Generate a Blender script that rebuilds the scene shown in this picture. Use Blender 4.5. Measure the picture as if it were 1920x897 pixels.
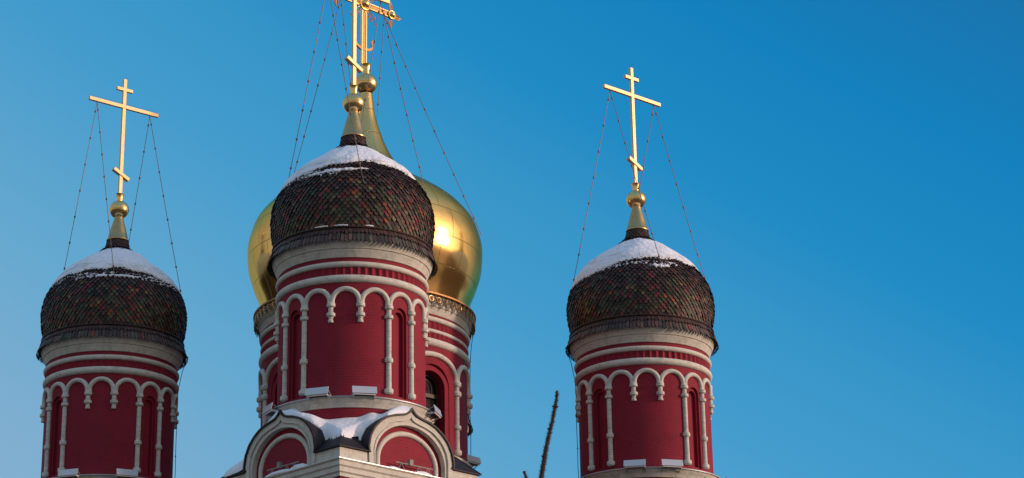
import bpy, bmesh, math, random
import numpy as np
from mathutils import Vector, Matrix
PI = math.pi; R = math.radians
for o in list(bpy.data.objects): bpy.data.objects.remove(o)
SC = bpy.context.scene; COL = SC.collection

# ---------------------------------------------------------------- camera
cam = bpy.data.cameras.new('camera'); camo = bpy.data.objects.new('camera', cam); COL.objects.link(camo)
camo.location = (0, 0, 0); camo.rotation_euler = (PI/2 + 0.3495, 0, 0)
cam.sensor_width = 36; cam.lens = 4173.2/1920*36
cam.shift_x = 0.11135; cam.shift_y = -0.0189
cam.clip_start = 0.5; cam.clip_end = 6000
SC.camera = camo
# ---------------------------------------------------------------- sun and sky
SUN_AZ, SUN_EL = R(80), R(11)            # azimuth measured from -Y towards +X
sd = Vector((math.sin(SUN_AZ)*math.cos(SUN_EL), -math.cos(SUN_AZ)*math.cos(SUN_EL), math.sin(SUN_EL)))
sun = bpy.data.lights.new('sun', 'SUN'); suno = bpy.data.objects.new('sun', sun); COL.objects.link(suno)
sun.energy = 2.6; sun.angle = R(3.5); sun.color = (1.0, 0.66, 0.50)
suno.rotation_euler = sd.to_track_quat('Z', 'Y').to_euler(); suno.location = (60, 0, 60)
W = bpy.data.worlds.new('World'); SC.world = W; W.use_nodes = True
wn = W.node_tree.nodes; wl = W.node_tree.links; wn.clear()
wo = wn.new('ShaderNodeOutputWorld'); bg = wn.new('ShaderNodeBackground'); wl.new(bg.outputs[0], wo.inputs[0])
sky = wn.new('ShaderNodeTexSky'); sky.sky_type = 'NISHITA'; sky.sun_disc = False
sky.sun_elevation = SUN_EL; sky.sun_rotation = math.atan2(sd.x, sd.y); sky.dust_density = 1.5
tc = wn.new('ShaderNodeTexCoord'); sep = wn.new('ShaderNodeSeparateXYZ'); wl.new(tc.outputs['Generated'], sep.inputs[0])
def wmath(op, a, b=None, clamp=False):
    n = wn.new('ShaderNodeMath'); n.operation = op; n.use_clamp = clamp
    for i, v in enumerate((a, b)):
        if v is None: continue
        if isinstance(v, (int, float)): n.inputs[i].default_value = v
        else: wl.new(v, n.inputs[i])
    return n.outputs[0]
# evening haze: paler low in the sky and towards the west side, deep blue higher up
g = wmath('ADD', sep.outputs['Z'], wmath('MULTIPLY', sep.outputs['X'], 0.55))
def wramp(fac, stops):
    n = wn.new('ShaderNodeValToRGB'); wl.new(fac, n.inputs[0]); cr = n.color_ramp
    while len(cr.elements) < len(stops): cr.elements.new(0.5)
    for e, (p, c) in zip(cr.elements, stops): e.position = p; e.color = (*c, 1)
    return n.outputs[0]
east = wramp(g, [(0.0, (.32, .48, .63)), (.16, (.218, .436, .645)), (.24, (.134, .406, .645)), (.33, (.058, .342, .625)), (.375, (.042, .315, .598)),
                 (.43, (.014, .264, .570)), (.50, (.005, .222, .525)), (.57, (.009, .172, .420)), (1.0, (.02, .12, .32))])
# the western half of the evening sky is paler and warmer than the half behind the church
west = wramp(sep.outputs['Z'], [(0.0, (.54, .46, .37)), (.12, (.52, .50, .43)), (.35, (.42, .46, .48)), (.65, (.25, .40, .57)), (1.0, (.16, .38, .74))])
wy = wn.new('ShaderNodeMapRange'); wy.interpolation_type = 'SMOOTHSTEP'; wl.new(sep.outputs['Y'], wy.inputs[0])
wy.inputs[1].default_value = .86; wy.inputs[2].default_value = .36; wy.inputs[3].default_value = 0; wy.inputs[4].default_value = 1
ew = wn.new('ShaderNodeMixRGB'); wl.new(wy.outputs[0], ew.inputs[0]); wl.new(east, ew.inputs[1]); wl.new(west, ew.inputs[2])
nsc = wn.new('ShaderNodeMixRGB'); nsc.blend_type = 'MULTIPLY'; nsc.inputs[0].default_value = 1
wl.new(sky.outputs[0], nsc.inputs[1]); nsc.inputs[2].default_value = (0.035, 0.085, 0.13, 1)
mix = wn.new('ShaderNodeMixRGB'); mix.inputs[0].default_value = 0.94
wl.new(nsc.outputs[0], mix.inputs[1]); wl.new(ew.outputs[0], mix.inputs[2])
# glow of the low sun in the haze
dot = wn.new('ShaderNodeVectorMath'); dot.operation = 'DOT_PRODUCT'; wl.new(tc.outputs['Generated'], dot.inputs[0]); dot.inputs[1].default_value = sd
gl = wmath('POWER', wmath('MAXIMUM', dot.outputs['Value'], 0.0), 10.0)
glc = wn.new('ShaderNodeMixRGB'); glc.blend_type = 'ADD'; glc.inputs[0].default_value = 1
glm = wn.new('ShaderNodeVectorMath'); glm.operation = 'SCALE'; glm.inputs[0].default_value = (2.2, 1.55, 0.95); wl.new(gl, glm.inputs['Scale'])
wl.new(mix.outputs[0], glc.inputs[1]); wl.new(glm.outputs[0], glc.inputs[2])
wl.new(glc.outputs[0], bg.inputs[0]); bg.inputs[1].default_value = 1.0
vs = SC.view_settings; vs.view_transform = 'Standard'; vs.look = 'None'; vs.exposure = 0.0; vs.gamma = 1.0
SC.render.engine = 'CYCLES'

# ---------------------------------------------------------------- materials
def mat(name, base, rough=0.7, metal=0.0, noise=0.0, nscale=3.0, bump=0.0, bscale=20.0, stain=None, brick=None, coat=0.0, spec=None, bdist=0.02, streak=None):
    m = bpy.data.materials.new(name); m.use_nodes = True; n = m.node_tree.nodes; l = m.node_tree.links
    b = n['Principled BSDF']; b.inputs['Roughness'].default_value = rough; b.inputs['Metallic'].default_value = metal
    if spec is not None: b.inputs['Specular IOR Level'].default_value = spec
    if coat: b.inputs['Coat Weight'].default_value = coat; b.inputs['Coat Roughness'].default_value = 0.15
    t = n.new('ShaderNodeTexCoord'); col = None
    rgb = n.new('ShaderNodeRGB'); rgb.outputs[0].default_value = (*base, 1); col = rgb.outputs[0]
    if noise:
        q = n.new('ShaderNodeTexNoise'); q.inputs['Scale'].default_value = nscale; q.inputs['Detail'].default_value = 8; q.inputs['Roughness'].default_value = .65
        l.new(t.outputs['Object'], q.inputs[0])
        mr = n.new('ShaderNodeMapRange'); mr.inputs[1].default_value = .3; mr.inputs[2].default_value = .7; mr.inputs[3].default_value = 1-noise; mr.inputs[4].default_value = 1+noise
        l.new(q.outputs[0], mr.inputs[0])
        mx = n.new('ShaderNodeVectorMath'); mx.operation = 'SCALE'; l.new(col, mx.inputs[0]); l.new(mr.outputs[0], mx.inputs['Scale']); col = mx.outputs[0]
    if stain:                                   # (colour, amount, scale): weathering blotches
        q = n.new('ShaderNodeTexNoise'); q.inputs['Scale'].default_value = stain[2]; q.inputs['Detail'].default_value = 10; q.inputs['Roughness'].default_value = .7
        l.new(t.outputs['Object'], q.inputs[0])
        mr = n.new('ShaderNodeMapRange'); mr.inputs[1].default_value = .52; mr.inputs[2].default_value = .75; mr.inputs[3].default_value = 0; mr.inputs[4].default_value = stain[1]
        l.new(q.outputs[0], mr.inputs[0])
        mx = n.new('ShaderNodeMixRGB'); l.new(mr.outputs[0], mx.inputs[0]); l.new(col, mx.inputs[1]); mx.inputs[2].default_value = (*stain[0], 1); col = mx.outputs[0]
    if streak:                                  # (colour, amount): run-off marks, stretched downwards
        mp = n.new('ShaderNodeMapping'); mp.inputs['Scale'].default_value = (3.4, 3.4, .42); l.new(t.outputs['Object'], mp.inputs[0])
        q = n.new('ShaderNodeTexNoise'); q.inputs['Scale'].default_value = 1.6; q.inputs['Detail'].default_value = 9; q.inputs['Roughness'].default_value = .65; l.new(mp.outputs[0], q.inputs[0])
        mr = n.new('ShaderNodeMapRange'); mr.inputs[1].default_value = .47; mr.inputs[2].default_value = .72; mr.inputs[3].default_value = 0; mr.inputs[4].default_value = streak[1]; l.new(q.outputs[0], mr.inputs[0])
        mx = n.new('ShaderNodeMixRGB'); l.new(mr.outputs[0], mx.inputs[0]); l.new(col, mx.inputs[1]); mx.inputs[2].default_value = (*streak[0], 1); col = mx.outputs[0]
    h = None
    if bump:
        q = n.new('ShaderNodeTexNoise'); q.inputs['Scale'].default_value = bscale; q.inputs['Detail'].default_value = 6
        l.new(t.outputs['Object'], q.inputs[0])
        bp = n.new('ShaderNodeBump'); bp.inputs['Strength'].default_value = bump; bp.inputs['Distance'].default_value = bdist; l.new(q.outputs[0], bp.inputs['Height']); h = bp
    if brick:                                   # (width, height, mortar, strength, dark)
        u = n.new('ShaderNodeUVMap')
        k = n.new('ShaderNodeTexBrick'); k.inputs['Scale'].default_value = 1; k.inputs['Brick Width'].default_value = brick[0]; k.inputs['Row Height'].default_value = brick[1]
        k.inputs['Mortar Size'].default_value = brick[2]; k.inputs['Mortar Smooth'].default_value = .3; k.inputs['Color1'].default_value = (1, 1, 1, 1); k.inputs['Color2'].default_value = (.9, .9, .9, 1); k.inputs['Mortar'].default_value = (0, 0, 0, 1)
        wv = n.new('ShaderNodeTexNoise'); wv.inputs['Scale'].default_value = 1.7; l.new(u.outputs[0], wv.inputs[0])
        ad = n.new('ShaderNodeVectorMath'); ad.operation = 'MULTIPLY_ADD'; l.new(wv.outputs['Color'], ad.inputs[0]); ad.inputs[1].default_value = (.03, .03, 0) if len(brick) < 6 else (0, 0, 0); l.new(u.outputs[0], ad.inputs[2])
        l.new(ad.outputs[0], k.inputs[0])
        # mortar only partly shows through the paint
        q = n.new('ShaderNodeTexNoise'); q.inputs['Scale'].default_value = 1.3; q.inputs['Detail'].default_value = 5; l.new(t.outputs['Object'], q.inputs[0])
        mr = n.new('ShaderNodeMapRange'); mr.inputs[1].default_value = .38; mr.inputs[2].default_value = .65; mr.inputs[3].default_value = .25 if len(brick) < 6 else 1; mr.inputs[4].default_value = 1; l.new(q.outputs[0], mr.inputs[0])
        inv = n.new('ShaderNodeMath'); inv.operation = 'SUBTRACT'; inv.inputs[0].default_value = 1; l.new(k.outputs['Color'], inv.inputs[1])
        mm = n.new('ShaderNodeMath'); mm.operation = 'MULTIPLY'; l.new(inv.outputs[0], mm.inputs[0]); l.new(mr.outputs[0], mm.inputs[1])
        dk = n.new('ShaderNodeMath'); dk.operation = 'MULTIPLY'; l.new(mm.outputs[0], dk.inputs[0]); dk.inputs[1].default_value = brick[4]
        mx = n.new('ShaderNodeMixRGB'); l.new(dk.outputs[0], mx.inputs[0]); l.new(col, mx.inputs[1]); mx.inputs[2].default_value = tuple(c*.35 for c in base)+(1,); col = mx.outputs[0]
        i2 = n.new('ShaderNodeMath'); i2.operation = 'SUBTRACT'; i2.inputs[0].default_value = 1; l.new(mm.outputs[0], i2.inputs[1])
        bp = n.new('ShaderNodeBump'); bp.inputs['Strength'].default_value = brick[3]; bp.inputs['Distance'].default_value = .01; l.new(i2.outputs[0], bp.inputs['Height'])
        if h: l.new(h.outputs[0], bp.inputs['Normal'])
        h = bp
    if h: l.new(h.outputs[0], b.inputs['Normal'])
    l.new(col, b.inputs['Base Color'])
    return m
M = {}
M['red'] = mat('red_painted_brick', (.255, .013, .034), .75, streak=((.17, .028, .036), .55), noise=.16, nscale=2.2, bump=.25, bscale=26, stain=((.125, .010, .017), .6, 1.1), brick=(.27, .078, .008, .5, .5), spec=.25)
M['red_plain'] = mat('red_painted_moulded_brick', (.225, .012, .029), .75, noise=.15, nscale=6, bump=.2, bscale=30, spec=.25)
M['white'] = mat('weathered_white_stone', (.61, .595, .545), .85, streak=((.30, .29, .25), .38), noise=.10, nscale=5, bump=.35, bscale=38, stain=((.26, .255, .21), .8, 3.2), brick=(.36, .1, .005, .2, .4), spec=.2)
M['white_plain'] = mat('weathered_white_moulding', (.61, .595, .545), .85, noise=.12, nscale=9, bump=.35, bscale=38, stain=((.26, .255, .21), .75, 5.0), spec=.2)
def column_mat():
    m = M['white_plain'].copy(); m.name = 'jointed_white_column'; n = m.node_tree.nodes; l = m.node_tree.links; b = n['Principled BSDF']
    src = b.inputs['Base Color'].links[0].from_socket; nrm = b.inputs['Normal'].links[0].from_socket
    t = n.new('ShaderNodeTexCoord'); sp = n.new('ShaderNodeSeparateXYZ'); l.new(t.outputs['Object'], sp.inputs[0])
    q = n.new('ShaderNodeTexNoise'); q.inputs['Scale'].default_value = 9; l.new(t.outputs['Object'], q.inputs[0])
    a = n.new('ShaderNodeMath'); a.operation = 'MULTIPLY_ADD'; l.new(q.outputs[0], a.inputs[0]); a.inputs[1].default_value = .05; l.new(sp.outputs['Z'], a.inputs[2])
    a2 = n.new('ShaderNodeMath'); a2.operation = 'MULTIPLY'; l.new(a.outputs[0], a2.inputs[0]); a2.inputs[1].default_value = 6.2
    f = n.new('ShaderNodeMath'); f.operation = 'FRACT'; l.new(a2.outputs[0], f.inputs[0])
    c = n.new('ShaderNodeMath'); c.operation = 'COMPARE'; l.new(f.outputs[0], c.inputs[0]); c.inputs[1].default_value = .5; c.inputs[2].default_value = .05
    k = n.new('ShaderNodeMath'); k.operation = 'MULTIPLY'; l.new(c.outputs[0], k.inputs[0]); k.inputs[1].default_value = .4
    mx = n.new('ShaderNodeMixRGB'); l.new(k.outputs[0], mx.inputs[0]); l.new(src, mx.inputs[1]); mx.inputs[2].default_value = (.24, .23, .2, 1); l.new(mx.outputs[0], b.inputs['Base Color'])
    return m
M['white_column'] = column_mat()
M['gold'] = mat('gilded_copper_sheet', (.90, .56, .20), .165, .94, noise=.07, nscale=1.5, bump=.05, bscale=2.2, brick=(1.05, .98, .013, .8, .8, 1), bdist=.05)
for _g in ('gold',): M[_g].node_tree.nodes['Principled BSDF'].inputs['Specular Tint'].default_value = (.92, .66, .34, 1)
M['gold_cone'] = mat('dull_gold_sheet', (.50, .35, .16), .34, .95, noise=.10, nscale=4, bump=.05, bscale=8)
M['gold_ball'] = mat('polished_gold', (.83, .56, .22), .24, 1.0, noise=.10, nscale=5, bump=.04, bscale=7)
M['gold_leaf'] = mat('gold_leaf', (.74, .52, .27), .45, .45, noise=.08, nscale=6, bump=.06, bscale=14)
M['lace'] = mat('dark_gilt_lace', (.33, .21, .09), .32, .9, noise=.3, nscale=3)  # one darker brown gilt for the whole fringe
M['brass'] = mat('openwork_brass', (.44, .22, .09), .5, .6, noise=.35, nscale=26, bump=.5, bscale=60)
M['roof'] = mat('dark_painted_roof_metal', (.017, .012, .017), .55, spec=.25, metal=0.0, noise=.2, nscale=3, bump=.1, bscale=9)
M['core'] = mat('roofing_underlay', (.015, .011, .010), .9)
M['flash'] = mat('zinc_flashing', (.50, .52, .54), .4, .6, noise=.1, nscale=8)
M['lamp_white'] = mat('white_lamp_paint', (.66, .63, .62), .38, 0, noise=.07, nscale=7)
M['visor'] = mat('glossy_white_visor', (.62, .62, .66), .22, .35)
M['slot'] = mat('black_louvre', (.02, .02, .022), .5)
M['chain'] = mat('oxidised_brass_chain', (.22, .14, .115), .55, .35, noise=.3, nscale=20)
M['cable'] = mat('dark_cable', (.05, .045, .05), .6)
M['wood'] = mat('brown_window_timber', (.020, .008, .007), .55, noise=.2, nscale=9)
M['glass'] = mat('dark_window_glass', (.045, .032, .036), .25, 0, noise=.6, nscale=3, spec=.0)
M['bark'] = mat('spruce_bark', (.055, .022, .018), .9, noise=.3, nscale=30, bump=.4, bscale=60)
M['needle'] = mat('spruce_needles', (.040, .045, .026), .7, noise=.3, nscale=12)
M['dull_grey'] = mat('grey_underside', (.3, .29, .26), .9)  # plain grey for lamp plates, rails, lamp boxes and inner window frames
M['ground'] = mat('dark_street_ground', (.085, .075, .07), .9, noise=.35, nscale=.12, bump=.3, bscale=1.0, bdist=.1)  # unseen street ground, darkened so the golden dome reflects brown
def snow_mat():
    m = mat('old_snow', (.80, .825, .91), .65, noise=.05, nscale=3, bump=.75, bscale=7, stain=((.36, .35, .30), .42, 2.6), bdist=.06)
    return m
M['snow'] = snow_mat()
def banded():
    m = M['snow'].copy(); m.name = 'layered_old_snow'; n = m.node_tree.nodes; l = m.node_tree.links; b = n['Principled BSDF']
    src = b.inputs['Base Color'].links[0].from_socket
    t = n.new('ShaderNodeTexCoord'); mp = n.new('ShaderNodeMapping'); mp.inputs['Scale'].default_value = (1.6, 1.6, 16); l.new(t.outputs['Object'], mp.inputs[0])
    q = n.new('ShaderNodeTexNoise'); q.inputs['Scale'].default_value = 1.5; q.inputs['Detail'].default_value = 8; l.new(mp.outputs[0], q.inputs[0])
    a = n.new('ShaderNodeMapRange'); a.inputs[1].default_value = .50; a.inputs[2].default_value = .62; l.new(q.outputs[0], a.inputs[0])
    sp = n.new('ShaderNodeSeparateXYZ'); l.new(t.outputs['Object'], sp.inputs[0])
    w = n.new('ShaderNodeMath'); w.operation = 'COMPARE'; w.inputs[1].default_value = 23.36; w.inputs[2].default_value = .13; l.new(sp.outputs['Z'], w.inputs[0])
    mu = n.new('ShaderNodeMath'); mu.operation = 'MULTIPLY'; l.new(a.outputs[0], mu.inputs[0]); l.new(w.outputs[0], mu.inputs[1])
    m2 = n.new('ShaderNodeMath'); m2.operation = 'MULTIPLY'; l.new(mu.outputs[0], m2.inputs[0]); m2.inputs[1].default_value = .6
    mx = n.new('ShaderNodeMixRGB'); l.new(m2.outputs[0], mx.inputs[0]); l.new(src, mx.inputs[1]); mx.inputs[2].default_value = (.36, .35, .30, 1); l.new(mx.outputs[0], b.inputs['Base Color'])
    return m
M['snow_band'] = banded()
M['snow_clean'] = mat('wind_packed_snow', (.82, .845, .92), .65, noise=.04, nscale=3, bump=.5, bscale=9, bdist=.05)
def shingle_mat():
    m = bpy.data.materials.new('glazed_shingle'); m.use_nodes = True; n = m.node_tree.nodes; l = m.node_tree.links
    b = n['Principled BSDF']; a = n.new('ShaderNodeAttribute'); a.attribute_name = 'tile'
    t = n.new('ShaderNodeTexCoord'); q = n.new('ShaderNodeTexNoise'); q.inputs['Scale'].default_value = 14; q.inputs['Detail'].default_value = 6; l.new(t.outputs['Object'], q.inputs[0])
    mr = n.new('ShaderNodeMapRange'); mr.inputs[1].default_value = .3; mr.inputs[2].default_value = .7; mr.inputs[3].default_value = .7; mr.inputs[4].default_value = 1.25; l.new(q.outputs[0], mr.inputs[0])
    s = n.new('ShaderNodeVectorMath'); s.operation = 'SCALE'; l.new(a.outputs['Color'], s.inputs[0]); l.new(mr.outputs[0], s.inputs['Scale']); l.new(s.outputs[0], b.inputs['Base Color'])
    b.inputs['Roughness'].default_value = .55; b.inputs['Specular IOR Level'].default_value = .35
    bp = n.new('ShaderNodeBump'); bp.inputs['Strength'].default_value = .3; bp.inputs['Distance'].default_value = .01; l.new(q.outputs[0], bp.inputs['Height']); l.new(bp.outputs[0], b.inputs['Normal'])
    return m
M['shingle'] = shingle_mat()

# ---------------------------------------------------------------- helpers
class MB:
    def __init__(s): s.v = []; s.f = []; s.uv = []; s.c = []      # uv per loop (optional), c per face (optional)
    def add(s, vs_, fs, uvs=None, col=None):
        o = len(s.v); s.v += [tuple(v) for v in vs_]
        for i, f in enumerate(fs):
            s.f.append(tuple(o+k for k in f)); s.uv.append(uvs[i] if uvs else None)
            if col is not None: s.c.append(col)
        return s
    def build(s, name, m, parent=None, loc=(0, 0, 0), rz=0, smooth=35, dz=0):
        me = bpy.data.meshes.new(name)
        me.from_pydata([(x, y, z-dz) for x, y, z in s.v], [], s.f)
        if any(u is not None for u in s.uv):
            uvl = me.uv_layers.new(name='UVMap'); k = 0
            for f, u in zip(s.f, s.uv):
                for j in range(len(f)):
                    uvl.data[k].uv = u[j] if u else (0, 0); k += 1
        if s.c:
            at = me.color_attributes.new('tile', 'FLOAT_COLOR', 'CORNER'); arr = []
            for f, c in zip(s.f, s.c): arr += [c[0], c[1], c[2], 1.0]*len(f)
            at.data.foreach_set('color', arr)
        me.materials.append(m)
        if smooth:
            me.shade_smooth()
            if smooth < 180: me.set_sharp_from_angle(angle=R(smooth))
        me.update()
        o = bpy.data.objects.new(name, me); COL.objects.link(o); o.location = loc; o.rotation_euler = (0, 0, rz)
        if parent: o.parent = parent
        return o
    # shapes
    def lathe(s, prof, n=96, cx=0, cy=0, close=False, uvr=None):
        m = len(prof); vs_ = []; fs = []; uvs = []
        arc = [0]
        for i in range(1, m): arc.append(arc[-1]+math.hypot(prof[i][0]-prof[i-1][0], prof[i][1]-prof[i-1][1]))
        for k in range(n):
            a = 2*PI*k/n; ca, sa = math.cos(a), math.sin(a)
            for r, z in prof: vs_.append((cx+r*ca, cy+r*sa, z))
        ur = uvr or max(p[0] for p in prof)
        for k in range(n):
            k2 = (k+1) % n
            for i in range(m-1):
                fs.append((k*m+i, k2*m+i, k2*m+i+1, k*m+i+1))
                u0, u1 = 2*PI*k/n*ur, 2*PI*(k+1)/n*ur
                uvs.append(((u0, arc[i]), (u1, arc[i]), (u1, arc[i+1]), (u0, arc[i+1])))
            if close: fs.append((k*m+m-1, k2*m+m-1, k2*m, k*m)); uvs.append(((0, 0),)*4)
        return s.add(vs_, fs, uvs)
    def torus(s, r, z, t, n=128, q=14, sz=1.0):
        prof = [(r+t*math.cos(2*PI*i/q), z+t*sz*math.sin(2*PI*i/q)) for i in range(q)]
        return s.lathe(prof, n, close=True)
    def box(s, c, d, rot=None):
        vs_ = []
        for x in (-1, 1):
            for y in (-1, 1):
                for z in (-1, 1):
                    p = Vector((x*d[0]/2, y*d[1]/2, z*d[2]/2))
                    if rot: p = rot @ p
                    vs_.append(tuple(p+Vector(c)))
        return s.add(vs_, [(0, 1, 3, 2), (4, 6, 7, 5), (0, 4, 5, 1), (2, 3, 7, 6), (0, 2, 6, 4), (1, 5, 7, 3)])
    def tube(s, pts, r, q=8, cap=True, closed=False):
        P = [Vector(p) for p in pts]; n = len(P); rr = r if isinstance(r, (list, tuple)) else [r]*n
        vs_ = []; up = None
        for i in range(n):
            if closed: d = P[(i+1) % n]-P[i-1]
            else: d = P[min(i+1, n-1)]-P[max(i-1, 0)]
            d.normalize()
            if up is None: up = d.orthogonal().normalized()
            up = (up-d*up.dot(d))
            up = up.normalized() if up.length > 1e-6 else d.orthogonal().normalized()
            b = d.cross(up)
            for k in range(q):
                a = 2*PI*k/q; vs_.append(P[i]+(up*math.cos(a)+b*math.sin(a))*rr[i])
        fs = []
        for i in range(n if closed else n-1):
            j = (i+1) % n
            for k in range(q):
                k2 = (k+1) % q; fs.append((i*q+k, i*q+k2, j*q+k2, j*q+k))
        if cap and not closed: fs += [tuple(range(q-1, -1, -1)), tuple((n-1)*q+k for k in range(q))]
        return s.add(vs_, fs)
    def ball(s, c, r, n=12, m=8, sz=1.0):
        prof = [(max(1e-4, r*math.sin(PI*i/m)), c[2]-r*sz*math.cos(PI*i/m)) for i in range(m+1)]
        return s.lathe(prof, n, c[0], c[1])
    def ringplate(s, outer, inner, y0, y1):
        """strip between two open outlines (x,z), front at y0, back at y1"""
        n = len(outer); vs_ = [(x, y0, z) for x, z in outer]+[(x, y0, z) for x, z in inner]+[(x, y1, z) for x, z in outer]+[(x, y1, z) for x, z in inner]
        fs = []; uvs = []
        for i in range(n-1):
            for q in ((i, i+1, n+i+1, n+i), (2*n+i, 3*n+i, 3*n+i+1, 2*n+i+1), (i, 2*n+i, 2*n+i+1, i+1), (n+i, n+i+1, 3*n+i+1, 3*n+i)):
                fs.append(q); uvs.append(tuple((vs_[k][0]+vs_[k][1], vs_[k][2]) for k in q))
        for i in (0, n-1): fs.append((i, n+i, 3*n+i, 2*n+i)); uvs.append(((0, 0),)*4)
        return s.add(vs_, fs, uvs)
    def square(s, prof, closed=False):
        """profile (half side, z) swept round a square plan"""
        vs_ = []; fs = []; uvs = []; m = len(prof)
        for (sx, sy) in ((-1, -1), (1, -1), (1, 1), (-1, 1)):
            for h, z in prof: vs_.append((sx*h, sy*h, z))
        for k in range(4):
            k2 = (k+1) % 4
            for i in range(m-1):
                fs.append((k*m+i, k2*m+i, k2*m+i+1, k*m+i+1))
                h = prof[i][0]; h2 = prof[i+1][0]; uvs.append(((-h, prof[i][1]), (h, prof[i][1]), (h2, prof[i+1][1]+abs(h-h2)), (-h2, prof[i+1][1]+abs(h-h2))))
        return s.add(vs_, fs, uvs)

def empty(name, loc, rz=0, label=None, cat=None, group=None):
    o = bpy.data.objects.new(name, None); COL.objects.link(o); o.location = loc; o.rotation_euler = (0, 0, rz); o.empty_display_size = .5
    tag(o, label, cat, group); return o
def tag(o, label=None, cat=None, group=None, kind=None):
    if label: o['label'] = label
    if cat: o['category'] = cat
    if group: o['group'] = group
    if kind: o['kind'] = kind
    return o
def inst(o, parent, rz=0, loc=(0, 0, 0), name=None):
    c = o.copy(); COL.objects.link(c); c.parent = parent; c.location = loc; c.rotation_euler = (0, 0, rz); return c
def copy_tree(o, parent=None):
    c = o.copy(); COL.objects.link(c); c.parent = parent
    for ch in list(o.children): copy_tree(ch, c)
    return c
def pch(x, y, q):
    x = np.asarray(x, float); y = np.asarray(y, float); h = np.diff(x); d = np.diff(y)/h; m = np.zeros_like(y)
    for i in range(1, len(x)-1):
        if d[i-1]*d[i] > 0:
            w1 = 2*h[i]+h[i-1]; w2 = h[i]+2*h[i-1]; m[i] = (w1+w2)/(w1/d[i-1]+w2/d[i])
    m[0] = d[0]; m[-1] = d[-1]
    k = np.clip(np.searchsorted(x, q)-1, 0, len(x)-2); t = (q-x[k])/h[k]
    return (2*t**3-3*t**2+1)*y[k]+(t**3-2*t**2+t)*h[k]*m[k]+(-2*t**3+3*t**2)*y[k+1]+(t**3-t**2)*h[k]*m[k+1]
def dense(prof, n):
    z = np.linspace(prof[0][1], prof[-1][1], 400); r = pch([p[1] for p in prof], [p[0] for p in prof], z)
    s = np.concatenate([[0], np.cumsum(np.hypot(np.diff(z), np.diff(r)))]); q = np.linspace(0, s[-1], n)
    return [(float(a), float(b)) for a, b in zip(np.interp(q, s, r), np.interp(q, s, z))]
class Prof:
    def __init__(s, prof, spline=True):
        if spline:
            s.z = np.linspace(prof[0][1], prof[-1][1], 500); s.r = pch([p[1] for p in prof], [p[0] for p in prof], s.z)
        else: s.z = np.array([p[1] for p in prof], float); s.r = np.array([p[0] for p in prof], float)
        s.s = np.concatenate([[0], np.cumsum(np.hypot(np.diff(s.z), np.diff(s.r)))]); s.L = float(s.s[-1])
    def at(s, q):
        q0, q1 = max(0, q-.02), min(s.L, q+.02)
        r, z = np.interp(q, s.s, s.r), np.interp(q, s.s, s.z)
        dr = np.interp(q1, s.s, s.r)-np.interp(q0, s.s, s.r); dz = np.interp(q1, s.s, s.z)-np.interp(q0, s.s, s.z); L = math.hypot(dr, dz)
        return float(r), float(z), float(dz/L), float(-dr/L)     # r, z, outward normal
    def s_of_z(s, z): return float(np.interp(z, s.z, s.s))
def bool_cut(o, cutters):
    for c in cutters:
        md = o.modifiers.new('cut', 'BOOLEAN'); md.operation = 'DIFFERENCE'; md.solver = 'EXACT'; md.object = c
    dg = bpy.context.evaluated_depsgraph_get(); dg.update()
    me = bpy.data.meshes.new_from_object(o.evaluated_get(dg)); o.modifiers.clear(); o.data = me; o.data.name = o.name
    for c in cutters: bpy.data.objects.remove(c)
    me.shade_smooth(); me.set_sharp_from_angle(angle=R(30))
def arch_prism(w, z0, zs, r0, r1, az, n=16, zr=None):
    """cutter: arched opening of width w, radial from r0 to r1, facing azimuth az"""
    zr = zr or w/2
    out = [(-w/2, z0), (w/2, z0)]+[(w/2*math.cos(PI*i/n), zs+zr*math.sin(PI*i/n)) for i in range(n+1)]
    m = len(out); b = MB(); b.add([(x, -r0, z) for x, z in out]+[(x, -r1, z) for x, z in out],
        [tuple(range(m)), tuple(range(2*m-1, m-1, -1))]+[(i, m+i, m+(i+1) % m, (i+1) % m) for i in range(m)])
    o = b.build('cutter', M['red'], smooth=0, dz=ZB); o.rotation_euler = (0, 0, az)
    me = o.data; bm = bmesh.new(); bm.from_mesh(me); bmesh.ops.recalc_face_normals(bm, faces=bm.faces); bm.to_mesh(me); bm.free()
    bpy.context.view_layer.update(); return o
def azp(az, r, z): return (r*math.sin(az), -r*math.cos(az), z)

ZB = 14.0                                   # height of the tower empties
PSI = 0.7233                                # turn of the church plan
FAC = PSI                                   # azimuth (from -Y) of the facade that looks right
e1 = Vector((math.cos(PSI), math.sin(PSI), 0)); e2 = Vector((-math.sin(PSI), math.cos(PSI), 0))
PN = Vector((-1.3205, 60.9817, 0)); PL = Vector((-9.3609, 70.0892, 0)); PR = Vector((7.8944, 69.117, 0)); PB = Vector((.25, 78.22, 0)); PC = Vector((-1.09, 69.6, 0))
rnd = random.Random(7)

# ================================================================ SETTING
gb = MB(); n = 64
gb.add([(0, 60, -1.6)]+[(2600*math.cos(2*PI*i/n), 60+2600*math.sin(2*PI*i/n), -1.6) for i in range(n)], [(0, 1+i, 1+(i+1) % n) for i in range(n)])
tag(gb.build('ground', M['ground'], smooth=0), kind='structure')

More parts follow.
